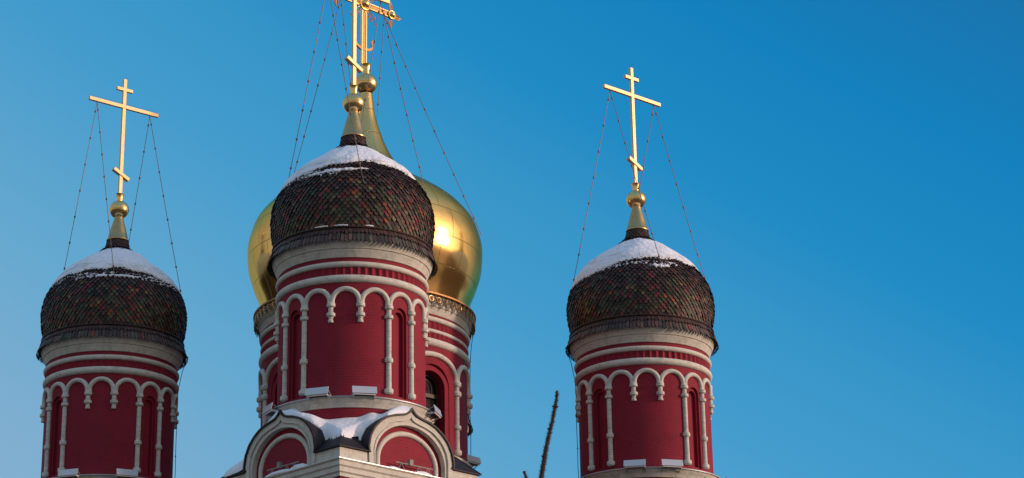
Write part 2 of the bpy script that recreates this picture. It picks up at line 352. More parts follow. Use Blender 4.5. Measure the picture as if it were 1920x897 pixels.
# ================================================================ SHINGLES
def tile_colour(t, rg):
    """t: 0 at the foot of the dome, 1 at the snow line"""
    u = rg.random(); k = rg.uniform(.42, 1.08)
    vivid = 1.0 if t < .26 else max(0.0, 1-(t-.26)/.26)
    if u < .075+.03*vivid: c = (.19, .030, .034) if vivid > .3 else (.12, .038, .038)
    elif u < .085+.06*vivid: c = (.26, .065, .024)
    elif u < .085+.12*vivid: c = (.17, .12, .05)
    elif u < .10+.36*vivid: c = (.060, .072, .040)
    elif u < .60: c = (.078, .038, .030)
    elif u < .82: c = (.040, .021, .017)
    elif u < .93: c = (.10, .062, .048)
    else: c = (.115, .040, .034)
    return tuple(v*k for v in c)
def shingles(pf, s0, s1, rowh, count, rg, tmap, over=2.0, lift=.036, width=.96, colf=tile_colour, long=False, thick=.03):
    mb = MB(); rows = int((s1-s0)/rowh)
    for i in range(rows+1):
        s = s0+i*rowh
        for k in range(count):
            a = 2*PI*(k+.5*(i % 2))/count + rg.uniform(-.04, .04)/count*2*PI
            js = rg.uniform(-.06, .06)*rowh; tilt = rg.uniform(-.008, .008); lf = lift*rg.uniform(.8, 1.2)
            out = [(-.5, 1.05), (-.37, .46), (-.12, 0), (.12, 0), (.37, .46), (.5, 1.05), (.5, over), (-.5, over)]
            if long: out = [(-.5, .16), (-.34, .11), (0, -.02), (.34, .11), (.5, .16), (.5, over), (-.5, over)]
            vs_ = []; top = []
            for layer in (0, 1):
                for (u, v) in out:
                    q = min(pf.L, max(0, s+js+v*rowh)); r, z, nr, nz = pf.at(q)
                    h = lf*(1-v/over)+.006+tilt*u*2-(thick if layer else 0)
                    aa = a+u*width*2*PI/count
                    rr = r+nr*h; vs_.append((rr*math.cos(aa), rr*math.sin(aa), z+nz*h))
            m = len(out); c = colf(tmap(s), rg)
            mb.add(vs_, [tuple(range(m))], col=c)
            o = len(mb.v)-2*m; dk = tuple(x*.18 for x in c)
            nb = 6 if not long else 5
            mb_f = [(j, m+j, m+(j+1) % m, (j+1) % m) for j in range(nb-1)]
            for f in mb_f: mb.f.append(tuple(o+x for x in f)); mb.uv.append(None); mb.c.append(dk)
    return mb

# ================================================================ CROSSES AND CHAINS
def beaded(mb, p0, p1, sag=.02, bead=.9, r=.011, rb=.032, tail=None):
    p0 = Vector(p0); p1 = Vector(p1); L = (p1-p0).length; n = 14
    pts = [p0.lerp(p1, i/n)-Vector((0, 0, sag*L*4*(i/n)*(1-i/n)*.5)) for i in range(n+1)]
    if tail: pts += [Vector(t) for t in tail]
    mb.tube(pts, r, 6)
    k = int(L/bead)
    for i in range(k+1):
        t = min(.995, (i+.35)*bead/L); c = p0.lerp(p1, t)-Vector((0, 0, sag*L*4*t*(1-t)*.5)); mb.ball(c, rb, 8, 6, 1.3)
    return mb
def orthodox_cross(parent, beta, bl, spikes=True):
    """parts: cross shaft with crossbars as sub-parts; local frame of the tower, turned to beta"""
    z = lambda v: v-ZB
    w, d = .128, .092
    sh = MB(); sh.box((0, 0, (26.38+30.66)/2-ZB), (w, d, 30.66-26.38))
    shaft = sh.build('cross', M['gold_leaf'], parent, rz=beta, smooth=0); shaft['label'] = 'gilded cross with three crossbars'
    bev(shaft, .008)
    for nm, zz, half, tilt, dd in (('crossbar', 29.64, bl, 0, .004), ('top_bar', 30.27, .31, 0, .004), ('slanted_footrest', 27.17, .33, R(27), .03)):
        b = MB(); rot = Matrix.Rotation(tilt, 3, 'Y'); b.box((0, 0, zz-ZB), (2*half, d+2*dd, .128 if nm == 'crossbar' else .12), rot)
        bo = b.build(nm, M['gold_leaf'], shaft, smooth=0); bev(bo, .008)
    if spikes:
        sp = MB(); sp.box((0, 0, 29.708-ZB), (2*bl-.04, .02, .008)); sp.box((0, 0, 30.334-ZB), (.6, .02, .008)); sp.box((0, 0, 30.664-ZB), (.11, .02, .008))
        for i in range(34):
            x = -bl+.04+i*(2*bl-.08)/33
            if abs(x) < .09: continue
            sp.tube([(x, 0, 29.70-ZB), (x+rnd.uniform(-.01, .01), 0, 29.80-ZB)], .0035, 4)
        for x in (-.25, -.15, .15, .25): sp.tube([(x, 0, 30.33-ZB), (x, 0, 30.42-ZB)], .0035, 4)
        for x in (-.04, .04): sp.tube([(x, 0, 30.66-ZB), (x, 0, 30.75-ZB)], .0035, 4)
        sp.build('bird_spikes', M['cable'], shaft, smooth=0)
    return shaft
def bev(o, w):
    bm = bmesh.new(); bm.from_mesh(o.data); bmesh.ops.recalc_face_normals(bm, faces=bm.faces)
    bmesh.ops.bevel(bm, geom=bm.edges[:], offset=w, segments=1, affect='EDGES'); bm.to_mesh(o.data); bm.free()

# ================================================================ CORNER TOWER
DOME = [(2.16, 21.02), (2.22, 21.25), (2.30, 21.65), (2.332, 22.05), (2.27, 22.5), (2.09, 22.9), (1.80, 23.28), (1.44, 23.6), (1.07, 23.88), (.76, 24.13), (.55, 24.3), (.42, 24.42)]
PF = Prof(DOME)
NECK = Prof([(.42, 24.42), (.365, 24.6), (.325, 24.82)], True)
SKIRT = Prof([(2.425, 20.68), (2.405, 20.80), (2.355, 20.96), (2.285, 21.16)], True)
def skirt_colour(t, rg):
    u = rg.random(); k = rg.uniform(.7, 1.3)
    c = (.17, .038, .028) if u < .06 else (.10, .055, .045) if u < .55 else (.065, .07, .05) if u < .72 else (.05, .035, .03)
    return tuple(v*k for v in c)
def neck_colour(t, rg): k = rg.uniform(.7, 1.3); return (.060*k, .028*k, .022*k)

def drum_parts(t, rw, tori, frieze, spring, rise, bays, cols, pends, colprof, pendprof, corn, ledge, niches, zlow, rc):
    pass
def corner_tower_body(t):
    # drum with four arched niches on the facade axes
    b = MB(); b.lathe([(0.001, 13.6), (2.1, 13.6), (2.1, 14.6), (2.1, 16.2), (2.1, 17.6), (2.1, 19.2), (2.1, 20.34), (0.001, 20.34)], 128)
    drum = b.build('drum', M['red'], t, dz=ZB)
    bm = bmesh.new(); bm.from_mesh(drum.data); bmesh.ops.remove_doubles(bm, verts=bm.verts, dist=.002); bmesh.ops.recalc_face_normals(bm, faces=bm.faces); bm.to_mesh(drum.data); bm.free()
    dp = drum.parent; drum.parent = None
    cut = []
    for k in range(4):
        az = FAC+k*PI/2
        cut.append(arch_prism(.46, 16.40, 18.78, 2.02, 2.6, az)); cut.append(arch_prism(.33, 16.46, 18.74, 1.92, 2.6, az))
    bool_cut(drum, cut); drum.parent = dp
    # base below the ledge, ledge, flashing
    b = MB(); b.lathe([(2.2, 13.7), (2.2, 15.985)], 96); b.build('base_ring', M['red'], t, dz=ZB)
    b = MB(); b.lathe([(2.2, 15.97), (2.235, 15.975), (2.25, 16.03), (2.29, 16.12), (2.345, 16.18), (2.36, 16.235), (2.11, 16.25)], 96); led = b.build('ledge', M['white'], t, dz=ZB)
    b = MB(); b.lathe([(2.363, 16.22), (2.40, 16.222), (2.405, 16.245), (2.39, 16.262), (2.11, 16.33)], 96); b.build('flashing', M['flash'], led, dz=ZB)
    # string courses, brick frieze, cornice
    b = MB(); b.torus(2.125, 20.128, .083); b.build('string_course', M['white_plain'], t, dz=ZB)
    b = MB(); b.torus(2.10, 19.715, .112); b.build('string_course', M['white_plain'], t, dz=ZB)
    b = MB(); N_ = 66; ring = []
    for k in range(N_):
        a = 2*PI*k/N_; st = 2*PI/N_
        for da, r in ((0, 2.095), (.12*st, 2.102), (.5*st, 2.148), (.88*st, 2.102)): ring.append((r*math.cos(a+da), r*math.sin(a+da)))
    m_ = len(ring); b.add([(x, y, 19.80) for x, y in ring]+[(x, y, 20.055) for x, y in ring], [(i, (i+1) % m_, m_+(i+1) % m_, m_+i) for i in range(m_)])
    b.build('brick_frieze', M['red_plain'], t, dz=ZB, smooth=0)
    b = MB(); b.lathe([(2.102, 20.335), (2.14, 20.34), (2.15, 20.37), (2.185, 20.44), (2.225, 20.53), (2.205, 20.545), (2.205, 20.56), (2.245, 20.575), (2.265, 20.63), (2.30, 20.70), (2.32, 20.78), (2.32, 20.86), (2.2, 20.9)], 128)
    b.build('cornice', M['white'], t, dz=ZB, smooth=28)
    # columns, pendants, arches
    cp = [(.001, 16.45), (.10, 16.45), (.128, 16.475), (.134, 16.56), (.115, 16.592), (.078, 16.612), (.073, 17.33), (.108, 17.35), (.122, 17.38), (.122, 17.44), (.108, 17.475), (.073, 17.495),
          (.073, 18.57), (.073, 18.60), (.105, 18.605), (.124, 18.62), (.124, 18.70), (.108, 18.715), (.072, 18.72), (.072, 18.875), (.108, 18.88), (.124, 18.895), (.124, 18.98), (.108, 18.997), (.08, 19.0), (.08, 19.07)]
    b = MB(); b.lathe(cp, 20, 0, -2.12); c0 = b.build('column', M['white_column'], t, dz=ZB, rz=FAC+R(11.25))
    for k in range(4):
        for s in (-1, 1):
            if k == 0 and s == 1: continue
            inst(c0, t, FAC+k*PI/2+s*R(11.25))
    pp = [(.001, 18.43), (.066, 18.435), (.078, 18.46), (.078, 18.505), (.06, 18.52), (.06, 18.545), (.073, 18.555), (.073, 18.57), (.073, 18.60), (.105, 18.605), (.124, 18.62), (.124, 18.70), (.108, 18.715), (.072, 18.72), (.072, 18.875), (.108, 18.88), (.124, 18.895), (.124, 18.98), (.108, 18.997), (.08, 19.0), (.08, 19.07)]
    b = MB(); b.lathe(pp, 20, 0, -2.12); p0 = b.build('pendant', M['white_column'], t, dz=ZB, rz=FAC+R(33.75))
    for k in range(4):
        for s in (-1, 1):
            if k == 0 and s == 1: continue
            inst(p0, t, FAC+k*PI/2+s*R(33.75))
    half = R(11.25)-.034/2.12
    pts = [azp(-half*math.cos(PI*i/20), 2.125, 19.045+.365*math.sin(PI*i/20)) for i in range(21)]
    pts = [azp(-half, 2.125, 18.99)]+pts+[azp(half, 2.125, 18.99)]
    b = MB(); b.tube(pts, .072, 12, cap=False); a0 = b.build('arch', M['white_plain'], t, dz=ZB, rz=FAC, smooth=180)
    for k in range(1, 16): inst(a0, t, FAC+k*PI/8)
def finial(t):
    b = MB(); b.lathe([(.375, 24.77), (.38, 24.80), (.36, 24.83), (.34, 24.86), (.29, 25.08), (.22, 25.34), (.165, 25.52), (.155, 25.62)], 48); b.build('finial_cone', M['gold_cone'], t, dz=ZB, smooth=60)
    b = MB(); b.ball((0, 0, 25.895), .332, 40, 24, .96)
    b.lathe([(.334, 25.86), (.342, 25.885), (.334, 25.91)], 40)
    ob = b.build('orb', M['gold_ball'], t, dz=ZB, smooth=60)
    b = MB(); b.lathe([(.105, 26.16), (.108, 26.3), (.125, 26.40), (.145, 26.45), (.12, 26.455), (.001, 26.44)], 32); b.build('collar', M['gold_ball'], t, dz=ZB)
def dome_parts(t, seed):
    rg = random.Random(seed)
    b = MB(); b.lathe([(p[0]-.02, p[1]) for p in dense(DOME, 40)], 96); b.lathe([(2.30, 20.80), (2.42, 20.80), (2.34, 20.98), (2.26, 21.17), (2.1, 21.2)], 96)
    dome = b.build('onion_dome', M['core'], t, dz=ZB)
    L = PF.s_of_z(23.9)
    sh = shingles(PF, .10, PF.L-.05, .090, 92, rg, lambda s: s/L, over=2.7, lift=.066, width=.885, thick=.055)
    sh.build('shingles', M['shingle'], dome, dz=ZB, smooth=0)
    sk = shingles(SKIRT, .0, .01, .5, 132, rg, lambda s: 0, over=.60, lift=.042, width=.84, colf=skirt_colour, long=True, thick=.02)
    sk2 = shingles(SKIRT, .27, .28, .5, 132, rg, lambda s: 0, over=.46, lift=.024, width=.94, colf=neck_colour, long=True, thick=.02)
    o_ = len(sk.v); sk.v += sk2.v; sk.f += [tuple(o_+x for x in f) for f in sk2.f]; sk.uv += sk2.uv; sk.c += sk2.c
    sk.torus(2.315, 21.175, .028, 96, 8)
    for _ in range(96*8): sk.c.append((.045, .025, .022))
    sk.build('eave_skirt', M['shingle'], t, dz=ZB, smooth=0)
    b = MB(); b.lathe([(.40, 24.38), (.345, 24.6), (.305, 24.82)], 32)
    nk = b.build('neck', M['core'], t, dz=ZB)
    shingles(NECK, 0, NECK.L-.06, .078, 20, rg, lambda s: 1, lift=.03, colf=neck_colour).build('neck_shingles', M['shingle'], nk, dz=ZB, smooth=0)
def chains(t, beta, azs, attach=(1.03, 1.03), zbar=29.56, ra=2.19, za=22.86, rb=.034, tailr=0):
    d = Vector((math.cos(beta), math.sin(beta), 0))
    for k, side in ((0, -1), (1, -1), (2, 1), (3, 1)):
        az = R(azs[k]); p0 = d*side*(attach[0] if side < 0 else attach[1])+Vector((0, 0, zbar-ZB)); p1 = Vector(azp(az, ra, za-ZB))
        b = MB(); beaded(b, p0, p1, rb=rb, tail=[azp(az+.02, ra+.13, za-.32-ZB)]); b.tube([p0, p0+Vector((0, 0, .07))], .03, 6)
        b.build('guy_chain', M['chain'], t, smooth=40)
def lightning_cable(t, az, rtop, rw, z0, z1, rr=.011):
    b = MB(); pts = [azp(az, rtop-.12, z0+.2-ZB), azp(az, rtop, z0-ZB), azp(az, (rtop+rw)/2+.02, z0-.5-ZB), azp(az, rw+.09, z0-1.1-ZB)]
    z = z0-1.7
    while z > z1: pts.append(azp(az+rnd.uniform(-.004, .004), rw+rnd.uniform(.05, .085), z-ZB)); z -= .55
    b.tube(pts, rr, 6)
    for p in pts[1::2]: b.ball(p, .026, 8, 6)
    b.build('lightning_cable', M['cable'], t, smooth=40)
def tower(pos, name, label, beta, bl, seed, front, proto=None, cable=None):
    if proto is None:
        t = empty(name, (pos.x, pos.y, ZB), 0, label, 'church tower', 'shingled corner towers of the church')
        corner_tower_body(t); finial(t)
    else:
        t = empty(name, (pos.x, pos.y, ZB), 0, label, 'church tower', 'shingled corner towers of the church')
        for ch in proto: copy_tree(ch, t)
    base = [c for c in t.children]
    dome_parts(t, seed); orthodox_cross(t, beta, bl); chains(t, beta, front)
    if cable: lightning_cable(t, cable, 2.46, 2.1, 20.85, 14.5)
    return t, base
T1, proto = tower(PN, 'corner_tower', 'nearest red drum tower, its dark shingled onion dome in front of the golden dome', .70, 1.37, 11, (7.5, -108, 92, 187))
T2, _ = tower(PL, 'corner_tower', 'leftmost red drum tower with a snow capped shingled dome and a gold cross', .588, 1.347, 22, (3, -115, 90, 183), proto, R(96))
T2.rotation_euler = (0, 0, R(3))
T3, _ = tower(PR, 'corner_tower', 'rightmost red drum tower with a shingled dome, standing beside the spruce shoot', .676, 1.32, 33, (13, -92, 86, 193), proto, R(-97))
T4, _ = tower(PB, 'corner_tower', 'farthest tower, only its jagged shingle edges showing behind the golden domed tower', .70, 1.33, 44, (8, -100, 90, 187), proto)
T4.location.z -= .32

# ================================================================ CENTRAL TOWER
TC = empty('central_tower', (PC.x, PC.y, ZB), 0, 'broad central red drum under the large smooth golden onion dome with an openwork cross', 'church tower')
def central():
    t = TC; RW = 3.33
    b = MB(); b.lathe([(0.001, 13.0), (RW, 13.0), (RW, 15), (RW, 17.2), (RW, 19.0), (RW, 21.3), (0.001, 21.3)], 160)
    drum = b.build('drum', M['red'], None, dz=ZB)
    bm = bmesh.new(); bm.from_mesh(drum.data); bmesh.ops.remove_doubles(bm, verts=bm.verts, dist=.002); bmesh.ops.recalc_face_normals(bm, faces=bm.faces); bm.to_mesh(drum.data); bm.free()
    cut = []
    for k in range(4):
        az = FAC+k*PI/2
        cut.append(arch_prism(1.46, 17.2, 18.98, RW-.10, RW+.6, az, zr=.66)); cut.append(arch_prism(1.12, 17.3, 18.95, RW-.54, RW+.6, az, zr=.5))
    bool_cut(drum, cut); drum.parent = t
    # windows
    def outline(w, z0, zs, zr, n=18): return [(-w/2, z0)]+[(-w/2*math.cos(PI*i/n), zs+zr*math.sin(PI*i/n)) for i in range(n+1)]+[(w/2, z0)]
    fr = MB(); fr.ringplate(outline(1.10, 17.3, 18.95, .49), outline(.90, 17.4, 18.95, .39), -(RW-.36), -(RW-.49))
    fr.box((0, -(RW-.42), 18.72), (.92, .10, .12)); fr.box((0, -(RW-.42), 17.36), (1.1, .12, .12)); fr.box((.0, -(RW-.43), 18.05), (.06, .06, 1.3))
    f0 = fr.build('window', M['wood'], t, dz=ZB, rz=FAC, smooth=30)
    og = outline(.92, 17.4, 18.95, .40); g_ = MB(); m_ = len(og); g_.add([(x, -(RW-.46), z) for x, z in og]+[(x, -(RW-.475), z) for x, z in og], [tuple(range(m_)), tuple(range(2*m_-1, m_-1, -1))])
    g0 = g_.build('pane', M['glass'], f0, dz=ZB, smooth=0)
    ar = MB(); ar.tube([(x, -(RW-.44), z) for x, z in outline(.62, 18.8, 18.98, .27)], .012, 6); ar.build('inner_frame', M['dull_grey'], f0, dz=ZB)
    for k in range(1, 4):
        c = inst(f0, t, FAC+k*PI/2)
        for ch in f0.children: copy_tree(ch, c)
    # cornice, string courses, friezes
    b = MB(); b.lathe([(RW+.002, 21.26), (RW+.03, 21.27), (3.40, 21.36), (3.43, 21.46), (3.42, 21.48), (3.46, 21.5), (3.50, 21.66), (3.52, 21.86), (3.3, 21.95)], 128); b.build('cornice', M['white'], t, dz=ZB)
    for r, z, tt in ((RW+.02, 21.10, .085), (RW+.0, 20.72, .062), (RW-.02, 20.35, .13)):
        b = MB(); b.torus(r, z, tt, 160); b.build('string_course', M['white_plain'], t, dz=ZB)
    for z0, z1 in ((20.76, 21.04), (20.44, 20.68)):
        b = MB(); N_ = 100; ring = []
        for k in range(N_):
            a = 2*PI*k/N_; st = 2*PI/N_
            for da, r in ((0, RW-.005), (.12*st, RW+.002), (.5*st, RW+.04), (.88*st, RW+.002)): ring.append((r*math.cos(a+da), r*math.sin(a+da)))
        m_ = len(ring); b.add([(x, y, z0) for x, y in ring]+[(x, y, z1) for x, y in ring], [(i, (i+1) % m_, m_+(i+1) % m_, m_+i) for i in range(m_)])
        b.build('brick_frieze', M['red_plain'], t, dz=ZB, smooth=0)
    b = MB(); b.lathe([(RW, 16.5), (RW+.03, 16.5), (RW+.07, 16.6), (RW+.14, 16.76), (RW+.16, 16.82), (RW+.002, 16.90)], 128); b.build('ledge', M['white'], t, dz=ZB)
    RC = RW+.02; sp = 19.30
    cp = [(.001, 16.92), (.12, 16.92), (.15, 16.96), (.15, 17.06), (.09, 17.1), (.085, 17.72), (.13, 17.74), (.145, 17.77), (.145, 17.84), (.13, 17.87), (.085, 17.89), (.085, 18.80), (.135, 18.82), (.155, 18.85), (.155, 18.94), (.135, 18.97), (.09, 18.99),
          (.09, 19.12), (.135, 19.14), (.155, 19.17), (.155, 19.26), (.135, 19.29), (.1, 19.31), (.1, 19.4)]
    b = MB(); b.lathe(cp, 20, 0, -RC); c0 = b.build('column', M['white_column'], t, dz=ZB, rz=FAC+R(20))
    for k in range(4):
        for s in (-1, 1):
            if k == 0 and s == 1: continue
            inst(c0, t, FAC+k*PI/2+s*R(20))
    b = MB(); b.lathe([(.001, 18.62), (.07, 18.62), (.09, 18.66), (.08, 18.78)]+cp[11:], 20, 0, -RC); p0 = b.build('pendant', M['white_column'], t, dz=ZB, rz=FAC+R(45))
    for k in range(1, 4): inst(p0, t, FAC+R(45)+k*PI/2)
    def arch(h, az):
        half = R(h)-.045/RC; pts = [azp(-half*math.cos(PI*i/28), RC, sp+.03+.62*math.sin(PI*i/28)) for i in range(29)]
        bb = MB(); bb.tube([azp(-half, RC, sp-.05)]+pts+[azp(half, RC, sp-.05)], .088, 12, cap=False); return bb.build('arch', M['white_plain'], t, dz=ZB, rz=az, smooth=180)
    A = arch(20, FAC); B_ = arch(12.5, FAC+R(32.5))
    for k in range(4):
        if k: inst(A, t, FAC+k*PI/2)
        if k: inst(B_, t, FAC+R(32.5)+k*PI/2)
        inst(B_, t, FAC+R(57.5)+k*PI/2)
    # golden dome
    GD = [(3.33, 21.96), (3.45, 22.35), (3.67, 22.9), (3.85, 23.55), (3.885, 24.15), (3.70, 24.98), (3.22, 25.65), (2.55, 26.18), (1.88, 26.6), (1.36, 27.0), (1.0, 27.4), (.725, 27.9), (.53, 28.4), (.325, 29.1), (.215, 29.9)]
    b = MB(); b.lathe(dense(GD, 90), 144); b.build('golden_dome', M['gold'], t, dz=ZB, smooth=180)
    b = MB(); b.lathe([(3.30, 22.01), (3.46, 21.965), (3.625, 21.90), (3.645, 21.885), (3.645, 21.835), (3.62, 21.83), (3.50, 21.90)], 144)
    sk = b.build('eave_skirt', M['brass'], t, dz=ZB)
    lf = MB(); N_ = 74
    for k in range(N_):
        a = 2*PI*k/N_; r = 3.605; ca, sa = math.cos(a), math.sin(a)
        def P(u, z, rr=r): return (rr*ca-u*sa, rr*sa+u*ca, z)
        lf.tube([P(.085*math.cos(2*PI*i/12), 21.68+.085*math.sin(2*PI*i/12)) for i in range(12)], .016, 5, closed=True)
        for s in (-1, 1): lf.tube([P(s*.12, 21.82), P(s*.135, 21.70), P(s*.10, 21.60), P(0, 21.50)], .016, 5)
        lf.tube([P(0, 21.60), P(0, 21.46)], .02, 5); lf.tube([P(-.05, 21.72), P(.05, 21.64)], .012, 4); lf.tube([P(-.05, 21.64), P(.05, 21.72)], .012, 4)
    lf.build('lace_fringe', M['lace'], sk, dz=ZB)
    b = MB(); b.ball((0, 0, 30.275), .385, 40, 24, .98); b.lathe([(.387, 30.25), (.396, 30.275), (.387, 30.3)], 40); b.build('orb', M['gold_ball'], t, dz=ZB, smooth=60)
    b = MB(); b.lathe([(.13, 30.62), (.132, 30.82), (.155, 30.95), (.175, 30.99), (.15, 31.0), (.001, 30.98)], 32); b.build('collar', M['gold_ball'], t, dz=ZB)
    # openwork cross
    beta = .76; zc = 33.27-ZB
    b = MB(); b.box((0, 0, (31.0+34.9)/2-ZB), (.17, .05, 3.9)); shaft = b.build('cross', M['brass'], t, rz=beta, smooth=0, loc=(-.09, 0, 0)); shaft['label'] = 'tall openwork cross with a sun disc and a crescent'
    b = MB()
    for s in (-1, 1): b.box((s*.096, 0, (31.0+34.9)/2-ZB), (.024, .09, 3.9))
    b.build('gold_edging', M['gold_ball'], shaft, smooth=0)
    b = MB(); b.box((0, 0, zc), (2.36, .046, .17)); cb = b.build('crossbar', M['brass'], shaft, smooth=0)
    for s in (-1, 1):
        b = MB(); b.box((s*.68, 0, zc+.095), (1.0, .085, .026)); b.box((s*.68, 0, zc-.095), (1.0, .085, .026)); b.build('gold_edging', M['gold_ball'], shaft, smooth=0)
    def flatdisc(x, z, r, dome=True):
        q = MB(); n = 28; Y = -.055
        q.tube([(x+r*math.cos(2*PI*i/n), Y, z+r*math.sin(2*PI*i/n)) for i in range(n)], r*.19, 8, closed=True)
        vs_ = []; rings = 8
        for j in range(rings+1):
            rr = r*.82*j/rings; yy = Y-.12*r/.16*math.sqrt(max(0, 1-(j/rings)**2))
            for i in range(n): vs_.append((x+rr*math.cos(2*PI*i/n), yy, z+rr*math.sin(2*PI*i/n)))
        fs = [(j*n+i, j*n+(i+1) % n, (j+1)*n+(i+1) % n, (j+1)*n+i) for j in range(rings) for i in range(n)]
        q.add(vs_, fs); q.tube([(x, -.055, z), (x, .06, z)], r*.85, 20); return q
    q = flatdisc(0, zc, .215)
    for i in range(32):
        a = 2*PI*i/32; L = .37 if i % 2 else .32
        q.tube([(.24*math.cos(a), -.04, zc+.24*math.sin(a)), (L*math.cos(a), -.03, zc+L*math.sin(a))], [.022, .004], 5)
    q.build('sun_disc', M['gold_ball'], shaft, smooth=50)
    for s in (-1, 1): flatdisc(s*1.28, zc, .15).build('end_disc', M['gold_ball'], shaft, smooth=50)
    def leaf(q, x, z, ang, L):
        d = Vector((math.cos(ang), 0, math.sin(ang))); p = Vector((-d.z, 0, d.x)); c = Vector((x, 0, z))
        pts = []
        for i in range(16):
            tt = i/16*2*PI; u = .5-.5*math.cos(tt); w = math.sin(tt)*.30*math.sin(u*PI*.85+.25); pts.append(c+d*u*L+p*w*L)
        q.tube(pts, .021, 5, closed=True)
        for f in (.3, .5, .7):
            for s in (-1, 1): cc = c+d*f*L+p*s*.13*L; q.tube([cc+Vector((.033*math.cos(2*PI*i/7), 0, .033*math.sin(2*PI*i/7))) for i in range(7)], .016, 4, closed=True)
        q.tube([c, c+d*L*1.1], .02, 4); q.ball(c+d*L*1.12, .02, 6, 4)
    for s in (-1, 1):
        x = s*1.28
        for ang in (0, PI/2, -PI/2):
            q = MB(); leaf(q, x+(.15*s if ang == 0 else 0), zc+(.15 if ang > 0 else -.15 if ang < 0 else 0), ang if s > 0 or ang else PI, .30); q.build('filigree_leaf', M['brass'], shaft, smooth=50)
    for ang in (45, 135, 225, 315):
        q = MB(); q.tube([(.2*math.cos(R(ang-14)), 0, zc+.2*math.sin(R(ang-14))), (.2*math.cos(R(ang+14)), 0, zc+.2*math.sin(R(ang+14)))], .012, 5)
        for da, L in ((-10, .62), (0, .80), (10, .62)):
            a = R(ang+da); d = Vector((math.cos(a), 0, math.sin(a))); c = Vector((0, 0, zc))
            pts = [c+d*(.20+(L-.20)*i/8)+Vector((-d.z, 0, d.x))*.02*math.sin(i*2.2) for i in range(9)]
            q.tube(pts, .0095, 5)
            for i in (5, 8):
                for s in (-1, 1):
                    cc = pts[i]+Vector((-d.z, 0, d.x))*.045*s; q.tube([cc+Vector((.03*math.cos(2*PI*j/7), 0, .03*math.sin(2*PI*j/7))) for j in range(7)], .009, 4, closed=True)
            q.ball(pts[-1], .028, 8, 6)
        q.build('filigree_ray', M['brass'], shaft, smooth=50)
    # crescent near the foot
    q = MB(); n = 24; zz = 31.80-ZB; vs_ = []
    for i in range(n+1):
        a = PI+PI*i/n; w = .04+.12*math.sin(PI*i/n); ro = .44
        for rr, y in ((ro, -.035), (ro-w, -.035), (ro-w, .035), (ro, .035)): vs_.append((rr*math.cos(a), y, zz+rr*.62*math.sin(a)))
    fs = [(4*i+k, 4*i+(k+1) % 4, 4*(i+1)+(k+1) % 4, 4*(i+1)+k) for i in range(n) for k in range(4)]+[(0, 1, 2, 3), (4*n+3, 4*n+2, 4*n+1, 4*n)]
    q.add(vs_, fs)
    for s in (-1, 1): leaf(q, s*.425, zz, PI/2, .22)
    q.build('crescent', M['brass'], shaft, smooth=40)
    chains(t, beta, (0, -122, 84, 180), (1.18, .84), 33.12, 3.74, 25.0, .036)
    lightning_cable(t, R(93), 3.60, 3.36, 21.6, 14.5)
central()

# ================================================================ CHURCH BODY
CH = empty('church', (PC.x, PC.y, -1.6), 0, 'red and white church body below the towers, ogee gables on its corner blocks', 'church')
def keel(sc=1.0, foot=14.24, n=61, k=0.0):
    """ogee outline (u,z), left foot to right foot, grown outwards by k"""
    h = [(1.50, foot), (1.52, 14.7), (1.46, 15.0), (1.31, 15.26), (1.10, 15.46), (.86, 15.61), (.60, 15.70), (.34, 15.755), (.18, 15.80), (.075, 15.87), (0, 15.95)]
    pts = [Vector((-x, z)) for x, z in h]+[Vector((x, z)) for x, z in h[-2::-1]]
    # resample
    S = [0]
    for a, b in zip(pts, pts[1:]): S.append(S[-1]+(b-a).length)
    xs = np.interp(np.linspace(0, S[-1], n), S, [p.x for p in pts]); zs = np.interp(np.linspace(0, S[-1], n), S, [p.y for p in pts])
    out = []
    for i in range(n):
        x, z = float(xs[i]), float(zs[i])
        if k:
            i0, i1 = max(0, i-1), min(n-1, i+1); d = Vector((xs[i1]-xs[i0], zs[i1]-zs[i0])).normalized(); x += -d.y*k; z += d.x*k
            if i == (n-1)//2: z += abs(k)*.6*(1 if k > 0 else -1); x = 0
            z = max(z, foot)
            if (i < (n-1)//2 and x > 0) or (i > (n-1)//2 and x < 0): x = 0
        out.append((x, z))
    return out
def rounda(hw, top, foot=14.24, n=61):
    zs = top-hw*.80; out = []
    L1 = zs-foot; L2 = PI*hw*.9; tot = 2*L1+L2
    for i in range(n):
        s = tot*i/(n-1)
        if s < L1: out.append((-hw, foot+s))
        elif s > L1+L2: out.append((hw, foot+(tot-s)))
        else: a = PI*(s-L1)/L2; out.append((-hw*math.cos(a), zs+hw*.80*math.sin(a)))
    return out
WP = 2.55
